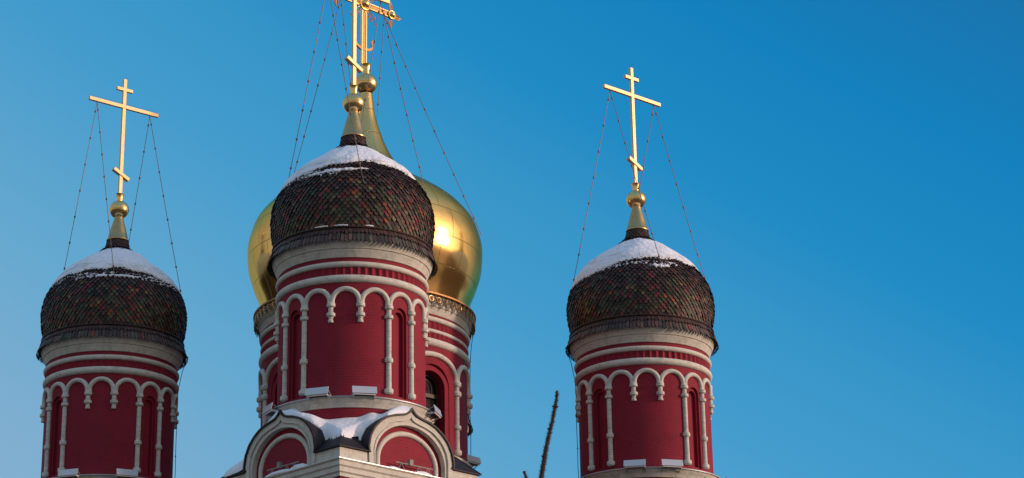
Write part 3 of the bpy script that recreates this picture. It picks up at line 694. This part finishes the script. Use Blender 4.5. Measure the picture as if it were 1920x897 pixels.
def pedestal(pos, dz):
    lp = (pos-PC); loc = (lp.x, lp.y, dz+1.6)
    b = MB(); b.square([(2.40, 9.0), (2.40, 13.80)]); b.square([(2.22, 13.8), (2.22, 14.9)])
    p = b.build('pedestal', M['red'], CH, loc=loc, rz=PSI, smooth=0)
    b = MB(); h = 2.503; g0 = 1.50; z0, z1 = 14.22, 14.57
    for (sx, sy) in ((-1, -1), (1, -1), (1, 1), (-1, 1)):
        P_ = [(g0, h), (h, h), (h, g0), (h-.5, g0), (g0, h-.5)]; P_ = [(sx*x, sy*y) for x, y in P_]
        fs, uvs = [], []
        for i in range(5):
            j = (i+1) % 5; fs.append((i, j, 5+j, 5+i)); uvs.append(tuple((P_[k][0]+P_[k][1], z) for k, z in ((i, z0), (j, z0), (j, z1), (i, z1))))
        b = MB(); b.add([(x, y, z0) for x, y in P_]+[(x, y, z1) for x, y in P_], fs, uvs); b.build('frieze', M['white'], p, smooth=0)
    b = MB(); b.square([(2.40, 13.77), (2.455, 13.775), (2.455, 13.865), (2.505, 13.90), (2.505, 14.02), (2.55, 14.06), (2.55, 14.18), (2.575, 14.19), (2.575, 14.222), (2.30, 14.245), (2.2, 14.246)]); co = b.build('cornice', M['white'], p, smooth=0)
    b = MB(); b.square([(2.578, 14.212), (2.605, 14.212), (2.608, 14.236), (2.30, 14.262)]); b.build('flashing', M['flash'], p, smooth=0)
    for (sx, sy) in ((-1, -1), (1, -1), (1, 1), (-1, 1)):
        b = MB(); E = 2.585; g1 = 1.47; zz = 14.575; k_ = .98; zt = zz+(E-1.42)*k_
        V = [(g1, E, zz-.02), (E, E, zz-.02), (E, g1, zz-.02), (g1, E, zz), (E, E, zz), (E, g1, zz), (g1, 1.42, zt), (1.42, 1.42, zt), (1.42, g1, zt), (g1, 2.45, zz-.05), (2.45, 2.45, zz-.05), (2.45, g1, zz-.05)]
        b.add([(sx*x, sy*y, z) for x, y, z in V], [(0, 1, 4, 3), (1, 2, 5, 4), (3, 4, 7, 6), (4, 5, 8, 7), (0, 9, 10, 1), (1, 10, 11, 2), (0, 3, 6, 9), (2, 11, 8, 5)])
        b.tube([(sx*(E+.005), sy*(E+.005), zz), (sx*1.43, sy*1.43, zt)], .016, 5)
        b.build('corner_roof', M['roof'], p, smooth=0)
    first = {}
    for k in range(4):
        rz = k*PI/2
        if k == 0:
            K0 = keel(); K1 = keel(k=-.15); K2 = keel(k=-.17); RA = rounda(1.27, 15.53)
            b = MB(); b.ringplate(K0, K1, -WP, -WP+.35)
            b.ringplate(K1, RA, -WP+.055, -WP+.4)
            K3 = [(x*.5+u*.5, z*.5+w*.5) for (x, z), (u, w) in zip(K1, RA)]
            b.ringplate([(x*.99, z) for x, z in K3], RA, -WP+.03, -WP+.0549)
            first['archivolt'] = b.build('archivolt', M['white'], p, smooth=25)
            b = MB(); og = rounda(1.30, 15.56); m_ = len(og); b.add([(x, -WP+.20, z) for x, z in og], [tuple(range(m_-1, -1, -1))], [[(og[i][0], og[i][1]) for i in range(m_-1, -1, -1)]]); first['gable_panel'] = b.build('gable_panel', M['red'], p, smooth=0)
            b = MB(); ra = rounda(1.06, 15.32); b.tube([(x, -WP+.20, z) for x, z in ra], .075, 12); first['arch_moulding'] = b.build('arch_moulding', M['white_plain'], p, smooth=180)
            b = MB(); KO = keel(foot=14.56, k=.058); KI = keel(foot=14.56, k=.004)
            KO = KO[:]; b.ringplate(KO, KI, -WP-.05, -1.2); first['gable_roof'] = b.build('gable_roof', M['roof'], p, smooth=30)
        else:
            for o in first.values(): inst(o, p, rz)
    return p
pedN = pedestal(PN, 0); pedestal(PL, -.1); pedestal(PR, -.22); pedestal(PB, 0)
def body():
    b = MB(); b.square([(8.45, 0.0), (8.45, 12.2)]); b.build('wall', M['red'], CH, rz=PSI, smooth=0, loc=(.3, 0, 0))
    b = MB(); b.square([(8.45, 11.9), (8.6, 12.0), (8.7, 12.3), (8.75, 12.4), (8.45, 12.45)]); b.build('cornice', M['white'], CH, rz=PSI, smooth=0, loc=(.3, 0, 0))
    b = MB(); b.square([(8.8, 12.42), (3.5, 15.2), (3.0, 15.3)]); b.build('roof', M['roof'], CH, rz=PSI, smooth=0, loc=(.3, 0, 0))
    b = MB(); b.square([(8.46, 0), (8.62, 0), (8.62, 1.2), (8.46, 1.3)]); b.build('plinth', M['white'], CH, rz=PSI, smooth=0, loc=(.3, 0, 0))
    wf = MB(); wf.box((0, 0, 0), (1.3, .2, 2.9)); wg = MB(); wg.box((0, -.06, 0), (1.0, .14, 2.6))
    for k in range(4):
        for i in (-2, -1, 0, 1, 2):
            for z in (4.0, 8.6):
                q = Matrix.Rotation(PSI+k*PI/2, 3, 'Z') @ Vector((i*2.9, -8.46, z))
                if k == 0 and i == -2 and z == 4.0:
                    f0 = wf.build('window', M['white'], CH, loc=(q.x+.3, q.y, z), rz=PSI, smooth=0); g0 = wg.build('pane', M['glass'], f0, smooth=0)
                else:
                    f = inst(f0, CH, PSI+k*PI/2, (q.x+.3, q.y, z)); inst(g0, f)
body()

# ================================================================ SNOW
def noise2(a, b, seed):
    """cheap smooth periodic noise"""
    v = 0
    rg = random.Random(seed)
    for i in range(9):
        f1 = rg.randint(1, 14); f2 = rg.uniform(-6, 6); v += math.sin(f1*a+f2*b+rg.uniform(0, 6.28))/(1+.18*f1)
    return v/3.2
def snow_cap(pos, name, label, zm, dirn, amp, seed, thick=.085):
    """snow lying on the upper slope of a shingled dome"""
    mb = MB(); na = 300; nv = 34; rg = random.Random(seed)
    jit = [rg.uniform(-1, 1) for _ in range(104)]
    s0 = PF.s_of_z(24.40)
    for k in range(na):
        a = 2*PI*k/na; az = math.atan2(math.cos(a), -math.sin(a)); az = math.atan2(math.cos(a), -math.sin(a))
        zb = zm+amp*math.cos(az-dirn)+.13*math.cos(2*az)+.12*noise2(a, 0, seed)+.018*jit[int(k/na*104) % 104]
        sb = PF.s_of_z(zb)
        for j in range(nv):
            v = j/(nv-1); s = s0+(sb-s0)*min(1, v*1.02); r, z, nr, nz = PF.at(s)
            env = (1-max(0, min(1, v))**7)**.5*min(1, .35+v*3)
            h = (thick+.030*noise2(a, v*2, seed+1)+.012*noise2(a*3, v*7, seed+2))*env-.03*(1-v)+(.005 if v == 1 else .025)+.03*max(0, math.sin(PI*min(1, v*1.02)**1.6))
            if v == 1: h = -.01
            mb.v.append((pos.x+(r+nr*h)*math.cos(a), pos.y+(r+nr*h)*math.sin(a), pos.z+z+nz*h))
    for k in range(na):
        k2 = (k+1) % na
        for j in range(nv-1): mb.f.append((k*nv+j, k*nv+j+1, k2*nv+j+1, k2*nv+j)); mb.uv.append(None)
    o = mb.build(name, M['snow_band'], smooth=180); return tag(o, label, 'snow', 'snow on the shingled domes')
snow_cap(PN, 'dome_snow', 'bluish white snow on top of the shingled dome in front of the golden dome', 23.08, PI/2, .18, 5)
snow_cap(PL, 'dome_snow', 'even snow cap with dirty bands on the leftmost shingled dome', 22.98, 0, .02, 6)
snow_cap(PR, 'dome_snow', 'lopsided snow cap on the rightmost shingled dome, reaching lowest on its left', 23.00, PI/2, .25, 8)
snow_cap(PB-Vector((0, 0, .32)), 'dome_snow', 'snow on the farthest dome hidden behind the golden tower', 23.15, 0, .1, 9)
def dusting(pos, label, az0, az1, zlo, zhi, n, seed):
    """crumbs of snow caught behind single shingles just below the cap"""
    rg = random.Random(seed); mb = MB()
    for i in range(n):
        az = R(rg.uniform(az0, az1)); z = zlo+(zhi-zlo)*rg.random()**.6; sc = PF.s_of_z(z); r, zz, nr, nz = PF.at(sc); w = rg.uniform(.015, .045)
        c = Vector(azp(az, r+nr*.05, zz+nz*.05))+pos; tg = Vector((math.cos(az), math.sin(az), 0)); dn = Vector((math.sin(az)*nz, -math.cos(az)*nz, -nr)); nn = tg.cross(dn)
        if nn.dot(Vector(azp(az, nr, nz))) < 0: nn = -nn
        P_ = [c+tg*w*1.3*math.cos(a)+dn*w*.8*math.sin(a)*(1.4 if math.sin(a) > 0 else .6) for a in [2*PI*k/6+.3 for k in range(6)]]; o = len(mb.v)
        mb.v += [tuple(p-nn*.03) for p in P_]+[tuple(p+(c-p)*.35+nn*.012) for p in P_]
        for k in range(6): mb.f.append((o+k, o+(k+1) % 6, o+6+(k+1) % 6, o+6+k)); mb.uv.append(None)
        mb.f.append(tuple(o+6+k for k in range(6))); mb.uv.append(None)
    tag(mb.build('snow_dusting', M['snow_clean'], smooth=60), label, 'snow', None, 'stuff')
dusting(PN, 'crumbs of snow caught between shingles on the upper left of the nearest dome', -72, -8, 22.80, 23.02, 150, 1)
dusting(PL, 'crumbs of snow along the cap edge of the leftmost dome', -70, 75, 22.74, 22.96, 150, 2)
dusting(PR, 'crumbs of snow along the cap edge of the rightmost dome', -50, 30, 22.82, 23.02, 90, 3)
def snow_patch(pos, label, az0, az1, z0, z1, seed, w=.07):
    mb = MB(); n = 60; q = 8
    for i in range(n+1):
        t = i/n; az = az0+(az1-az0)*t; zz = z0+(z1-z0)*t+.02*noise2(t*6, 0, seed); sc = PF.s_of_z(zz)
        ww = w*(math.sin(PI*min(.999, max(.001, t)))**.5)*(1+.5*noise2(t*7, 1, seed))
        for j in range(q+1):
            u = j/q*2-1; r, z, nr, nz = PF.at(sc+u*ww*.8); h = .035+ww*.7*math.sqrt(max(0, 1-u*u))-(.04 if abs(u) == 1 else 0)
            x, y, _ = azp(az, r+nr*h, 0); mb.v.append((pos.x+x, pos.y+y, z+nz*h))
    for i in range(n):
        for j in range(q): a = i*(q+1)+j; mb.f.append((a, a+q+1, a+q+2, a+1)); mb.uv.append(None)
    o = mb.build('snow_patch', M['snow_clean'], smooth=180); return tag(o, label, 'snow', 'small snow patches clinging below the caps')
snow_patch(PN, 'narrow crescent of snow just under the cap on the nearest dome', R(-42), R(16), 22.86, 23.02, 3, .075)
snow_patch(PL, 'thin snow strip just under the cap on the leftmost dome', R(-30), R(34), 22.80, 22.84, 4, .06)
snow_patch(PR, 'small snow patch round the chain end on the front of the rightmost dome', R(3), R(22), 22.84, 22.84, 5, .085)
def rim_snow():
    for az0, az1, lab in ((-26, -16, 'left streak of snow on the rim below the nearest shingled dome'), (-12, -2, 'middle streak of snow on the rim below the nearest shingled dome'), (10, 16, 'short right streak of snow on the rim below the nearest shingled dome')):
        b = MB(); pts = [Vector(azp(R(az0+(az1-az0)*i/12), 2.34, 21.215+.006*math.sin(i*1.7)))+PN for i in range(13)]
        b.tube(pts, [.006+.018*math.sin(PI*min(1, max(.03, i/12)))**.6 for i in range(13)], 8)
        tag(b.build('rim_snow', M['snow_clean'], smooth=180), lab, 'snow', 'streaks of snow on the dome rim')
rim_snow()
def barrel(u):
    K = keel(foot=14.24, n=121, k=.06); xs = [p[0] for p in K]; zs = [p[1] for p in K]; order = np.argsort(xs)
    return np.interp(u, np.array(xs)[order], np.array(zs)[order], left=0, right=0)
def snow_field(pos, label, name, region, seed, th=.12, blur=12, lim=2.60, res=.026):
    lo, hi = region[0], region[1]
    us = np.arange(lo[0], hi[0]+1e-6, res); vs2 = np.arange(lo[1], hi[1]+1e-6, res); U, V = np.meshgrid(us, vs2, indexing='ij')
    pyr = 14.575+(2.63-np.maximum(abs(U), abs(V)))*.98
    kr = np.where((abs(U) < 1.60) & (V < -1.2), barrel(U), 0); kl = np.where((abs(V) < 1.60) & (U < -1.2), barrel(V), 0)
    kr2 = np.where((abs(V) < 1.60) & (U > 1.2), barrel(V), 0); kl2 = np.where((abs(U) < 1.60) & (V > 1.2), barrel(U), 0)
    H = np.maximum.reduce([pyr, kr, kl, kr2, kl2]); Bq = H.copy()
    for _ in range(2):
        for ax in (0, 1):
            P = np.pad(Bq, [(blur, blur) if a == ax else (0, 0) for a in (0, 1)], mode='edge'); c = np.cumsum(P, axis=ax)
            Bq = (np.take(c, range(2*blur, P.shape[ax]), axis=ax)-np.take(c, range(0, P.shape[ax]-2*blur), axis=ax))/(2*blur)
    rg = np.random.RandomState(seed); nz = np.zeros_like(H)
    for i in range(16):
        f = rg.uniform(1.2, 11, 2)*rg.choice([-1, 1], 2); nz += np.sin(f[0]*U+f[1]*V+rg.uniform(0, 6.3))/(1+.25*np.hypot(*f))
    T = np.maximum(H+.035, Bq+th)+.035*nz
    mk = region[2](U, V, nz)
    edge = np.clip(mk/.16, 0, 1)**.5
    Z = H-.03+(T-H+.03)*edge
    idx = -np.ones(U.shape, int); mb = MB(); ok = mk > 0
    for i in range(U.shape[0]):
        for j in range(U.shape[1]):
            if ok[i, j]: idx[i, j] = len(mb.v); p = pos+e1*float(U[i, j])+e2*float(V[i, j]); mb.v.append((p.x, p.y, float(Z[i, j])))
    for i in range(U.shape[0]-1):
        for j in range(U.shape[1]-1):
            q = (idx[i, j], idx[i+1, j], idx[i+1, j+1], idx[i, j+1])
            if min(q) >= 0: mb.f.append(q); mb.uv.append(None)
    # outer skirt so the drift has a real thickness at its edge
    from collections import Counter
    ec = Counter(); dirn = {}
    for f in mb.f:
        for a, b_ in zip(f, f[1:]+f[:1]): ec[frozenset((a, b_))] += 1; dirn[frozenset((a, b_))] = (a, b_)
    low = {}
    for e, c in ec.items():
        if c == 1:
            a, b_ = dirn[e]
            for x in (a, b_):
                if x not in low: low[x] = len(mb.v); v = mb.v[x]; mb.v.append((v[0], v[1], v[2]-.075))
            mb.f.append((b_, a, low[a], low[b_])); mb.uv.append(None)
    return tag(mb.build(name, M['snow_clean'], smooth=60), label, 'snow')
def mask_front(U, V, nz):
    # valley between the two front gables: from their crests down towards the corner
    d = np.minimum(U, V)+2.58                           # stay behind the gable fronts
    r = np.hypot(U, V)-2.12
    crest_r = (.03-U); crest_l = (.03-V)                               # up to the crest of each gable
    corner = 2.24+.16*np.clip(abs(abs(U)-abs(V))/.5, 0, 1)-np.maximum(abs(U), abs(V))+.045*nz                      # bare metal strip above the eave
    inval = (U < -1.46) & (V < -1.46)
    fr = np.where(V < U, np.clip((-U-.85)/.55, 0, 1), 0); flq = np.where(U < V, np.clip((-V-.85)/.55, 0, 1), 0)
    d = np.minimum(d, np.minimum(V+2.58-.36*fr, U+2.58-.36*flq)+.03*nz)
    m = np.minimum.reduce([d, r, np.maximum(crest_r, -1)+.05, np.maximum(crest_l, -1)+.05])
    m = np.where(inval, np.minimum(m, corner), m)
    # melted strip on the steep flank of each barrel next to the corner
    fl = np.where((V < U) & (U < -1.18), np.minimum(m, (-1.9+V*-1.0)*.5+.0), m)
    return m
snow_field(PN, 'thick drift of snow filling the valley between the two ogee gables under the nearest tower', 'snow_drift', ((-2.62, -2.62), (.14, .14), mask_front), 3, th=.17)
def mask_left(U, V, nz):
    d = np.minimum(U+2.58, 2.50-V)
    return np.minimum.reduce([d, np.hypot(U, V)-2.15, V-.1, -U-.4, .25-(0)*U])
snow_field(PN, 'snow lump on the far left slope behind the left ogee gable', 'snow_drift', ((-2.62, .05), (-.3, 2.62), mask_left), 4, th=.16)

# ================================================================ FLOODLIGHTS
GRPF = 'white floodlights on the drum ledges'
def floodlight_proto():
    t = empty('floodlight', (0, 0, 0), 0, 'x', 'floodlight', GRPF)
    # frame: x along the wall, -y outwards, z up; origin on the ledge rim
    rot = Matrix.Rotation(R(-14), 3, 'X')
    b = MB(); b.box((0, -.20, .135), (.68, .022, .205), rot)
    for x in (-.31, .31):
        b.ball((x, -.222, .075), .012, 8, 6)
    v = b.build('visor', M['visor'], t, smooth=30)
    b = MB()
    b.box((0, -.19, .02), (.60, .03, .045)); b.box((0, .15, .01), (.60, .03, .045))
    for x in (-.29, .29): b.box((x, -.02, .015), (.035, .36, .045))
    b.build('housing', M['lamp_white'], t, smooth=0)
    b = MB(); b.box((0, -.02, .02), (.54, .32, .02))
    b.build('lamp_plate', M['dull_grey'], t, smooth=0)
    b = MB()
    for i in range(9): b.box((-.22+i*.055, -.207, .04), (.028, .004, .018)); b.box((-.22+i*.055, -.02, .008), (.03, .26, .006))
    b.build('louvre', M['slot'], t, smooth=0)
    for x in (-.30, .30):
        b = MB(); b.tube([(x, -.17, .03), (x*.9, .16, -.16)], .014, 6); b.tube([(x, -.19, .20), (x, .16, .03)], .010, 6); b.build('bracket', M['flash'], t, smooth=40)
    return t
def place_flood(t, pos, az, r, z, label, tilt=0):
    t.location = (pos.x+r*math.sin(az), pos.y-r*math.cos(az), z); t.rotation_euler = (tilt, 0, az); t['label'] = label
fl = floodlight_proto()
items = [(PN, -20.7, 2.33, 16.33, 'left one of two front floodlights on the nearest tower ledge, visor bluish'),
         (PN, 9.4, 2.33, 16.33, 'right one of two front floodlights on the nearest tower ledge, visor pale'),
         (PN, -66, 2.33, 16.20, 'floodlight seen from its end at the left side of the nearest tower'),
         (PN, 74, 2.33, 16.22, 'floodlight seen from its end, in front of the arched window'),
         (PL, -20.9, 2.33, 16.26, 'left floodlight at the foot of the leftmost tower, cut by the photo edge'),
         (PL, 21.8, 2.33, 16.26, 'right floodlight at the foot of the leftmost tower, pale lilac visor'),
         (PR, -14.6, 2.33, 16.30, 'left floodlight on the ledge of the rightmost tower'),
         (PR, 11.8, 2.33, 16.30, 'right floodlight on the ledge of the rightmost tower'),
         (PR, 79, 2.33, 16.18, 'floodlight tip sticking out at the right foot of the rightmost tower'),
         (PC, 88, 3.36, 16.98, 'pinkish floodlight at the right foot of the golden domed tower')]
for i, (p, az, r, z, lab) in enumerate(items):
    o = fl if i == 0 else copy_tree(fl)
    place_flood(o, p, R(az), r, z-.075, lab)
    if p is PC: o.rotation_euler = (0, 0, R(48)); o.location.z += .10

# light rails on the cornice in front of each gable
def light_rail(rz, label):
    base = PN + Matrix.Rotation(PSI+rz, 3, 'Z') @ Vector((0, -2.50, 0)); t = empty('light_rail', (base.x, base.y, 14.25), PSI+rz, label, 'lamp rail', 'rails with small lamps on the gable cornice')
    b = MB(); b.tube([(-.55, -.03, .19), (.80, -.03, .19)], .018, 6)
    for x in (-.35, .3, .62):
        b.tube([(x-.1, -.03, .02), (x, -.03, .19)], .011, 5); b.tube([(x+.12, -.03, .02), (x, -.03, .19)], .011, 5)
    b.tube([(-.55, .05, .04), (.85, .05, .04)], .014, 5); b.build('rail', M['dull_grey'], t, smooth=40)
    b = MB(); b.box((-.02, -.03, .235), (.125, .10, .145)); b.box((-.02, -.03, .315), (.14, .11, .016)); o = b.build('lamp_box', M['dull_grey'], t, smooth=0)
    return t
light_rail(0, 'thin rail with a grey lamp box on the cornice of the right ogee gable')
light_rail(-PI/2, 'thin rail with a grey lamp box on the snowy cornice of the left ogee gable')
def lump(c, d, rz, label, seed):
    mb = MB(); n, m = 36, 14
    for i in range(m+1):
        for k in range(n):
            a = 2*PI*k/n; ph = PI/2*i/m; w = 1+.16*noise2(a, ph*2, seed)
            x = d[0]*math.cos(ph)*math.cos(a)*w; y = d[1]*math.cos(ph)*math.sin(a)*w; z = d[2]*math.sin(ph)*(1+.2*noise2(a, ph, seed+3))
            q = Matrix.Rotation(rz, 3, 'Z') @ Vector((x, y, z)); mb.v.append(tuple(q+Vector(c)))
    for i in range(m):
        for k in range(n): mb.f.append((i*n+k, i*n+(k+1) % n, (i+1)*n+(k+1) % n, (i+1)*n+k)); mb.uv.append(None)
    return tag(mb.build('snow_heap', M['snow_clean'], smooth=180), label, 'snow', 'little heaps of snow on the gable cornice')
def onface(face, u, v, z):
    rz = 0 if face == 'R' else -PI/2
    return tuple(PN + Matrix.Rotation(PSI+rz, 3, 'Z') @ Vector((u, v, 0))+Vector((0, 0, z)))
lump(onface('L', .72, -2.47, 14.255), (.42, .10, .13), PSI-PI/2, 'rounded snow heap at the right end of the cornice under the left ogee gable', 1)
lump(onface('L', -.05, -2.50, 14.255), (.62, .09, .10), PSI-PI/2, 'long snow heap in the middle of the cornice under the left ogee gable', 2)
lump(onface('R', .48, -2.48, 14.255), (.34, .09, .09), PSI, 'low snow heap behind the rail on the right ogee gable cornice', 3)
lump(onface('R', -.55, -2.46, 14.255), (.22, .08, .06), PSI, 'flat snow heap left of the lamp box on the right ogee gable cornice', 4)

# ================================================================ SPRUCE
def spruce():
    t = empty('spruce_tree', (1.05, 20.2, -1.6), 0, 'young spruce with a bare curved leading shoot, right of the nearest tower', 'tree')
    base = Vector((1.05, 20.2, -1.6)); rg = random.Random(3)
    # trunk follows the photographed leader at its top
    top = [(1.05, 20.2, -1.6), (1.07, 20.15, 1.2), (1.12, 20.1, 3.0), (1.19, 20.03, 4.1), (1.255, 20, 4.55), (1.315, 20, 4.765), (1.362, 20, 5.026), (1.409, 20, 5.228), (1.431, 20, 5.304), (1.455, 20, 5.432), (1.474, 20, 5.52), (1.480, 20, 5.586)]
    rad = [.085, .068, .045, .030, .023, .0205, .018, .0155, .0145, .013, .0105, .008]
    P = [Vector(p)-base for p in top]; tr = MB(); tr.tube(P, rad, 10)
    nd = MB()
    def needle(c, d, ln, w):
        s = d.orthogonal().normalized()*w; nd.add([c-s, c+s, c+d*ln], [(0, 1, 2)])
    def along(pts, rr, dens, ln, lean=.5, w=.0016):
        for a, b, ra, rb in zip(pts, pts[1:], rr, rr[1:]):
            L = (b-a).length; ax = (b-a).normalized(); o1 = ax.orthogonal().normalized(); o2 = ax.cross(o1)
            for _ in range(int(L*dens)):
                f = rg.random(); an = rg.uniform(0, 2*PI); n_ = o1*math.cos(an)+o2*math.sin(an)
                needle(a.lerp(b, f)+n_*(ra+(rb-ra)*f)*.8, (n_+ax*rg.uniform(lean*.6, lean*1.6)).normalized(), ln*rg.uniform(.5, 1.15), w)
    along(P[3:], rad[3:], 1700, .026, w=.0022)
    # bud clusters on the leader
    for c, rr_, L in ((Vector((1.459, 20, 5.425)), .0115, .034), (Vector((1.405, 20, 5.215)), .013, .022), (Vector((1.345, 20, 4.96)), .015, .024), (Vector((1.474, 20, 5.535)), .009, .016)):
        for an in range(0, 360, 60):
            d = Vector((math.cos(R(an)), math.sin(R(an)), rg.uniform(.5, 1.0))).normalized(); p0 = c-base+d*rr_*.4; tr.tube([p0, p0+d*L*.6, p0+d*L+Vector((0, 0, .006))], [.006, .0065, .002], 6)
    tr.ball(Vector((1.480, 20, 5.588))-base, .0095, 8, 6, 1.4)
    trunk = tr.build('trunk', M['bark'], t, smooth=60)
    # side shoot whose tip shows left of the leader
    def twig(name, pts, r0, r1, dens=1500, ln=.024):
        q = MB(); n = len(pts); rr = [r0+(r1-r0)*i/(n-1) for i in range(n)]; V = [Vector(p)-base for p in pts]; q.tube(V, rr, 8); q.ball(V[-1], r1*1.25, 8, 6); q.build(name, M['bark'], t, smooth=60); along(V, rr, dens, ln)
    twig('branch', [(1.24, 20, 4.45), (1.205, 20, 4.60), (1.185, 20, 4.72), (1.170, 20, 4.79), (1.158, 20, 4.822)], .014, .0095)
    # whorls of branches further down, below the picture
    for w in range(15):
        z = 4.25-w*.36; L = .35+w*.13; c = Vector(top[0]).lerp(Vector(top[4]), (z+1.6)/(4.55+1.6)); c.z = z
        for k in range(6):
            an = 2*PI*(k+.5*(w % 2))/6+rg.uniform(-.25, .25); d = Vector((math.cos(an), math.sin(an), .35-.03*w)); LL = L*rg.uniform(.8, 1.1)
            if w == 0 : LL *= .6
            pts = [c+d*LL*f+Vector((0, 0, -.12*LL*f*f+.02*f)) for f in (0, .3, .6, .85, 1)]
            q = [Vector(p)-base for p in pts]; rr = [.016, .013, .010, .007, .004]; bb = MB(); bb.tube(q, rr, 6)
            along(q, rr, 260, .026, w=.003)
            for s in (-1, 1):
                for f in (.3, .5, .7, .85):
                    p0 = q[0].lerp(q[-1], f)+Vector((0, 0, .02)); sd_ = (d.normalized()*.7+Vector((-d.y, d.x, 0)).normalized()*s).normalized(); p1 = p0+sd_*LL*.42*(1.15-f); bb.tube([p0, p1], [.006, .003], 5); along([p0, p1], [.006, .003], 230, .026, w=.003)
            bb.build('branch', M['bark'], t, smooth=60)
    cr_ = nd.build('crown', M['needle'], t, smooth=0); cr_['label'] = 'short stiff needles'
spruce()
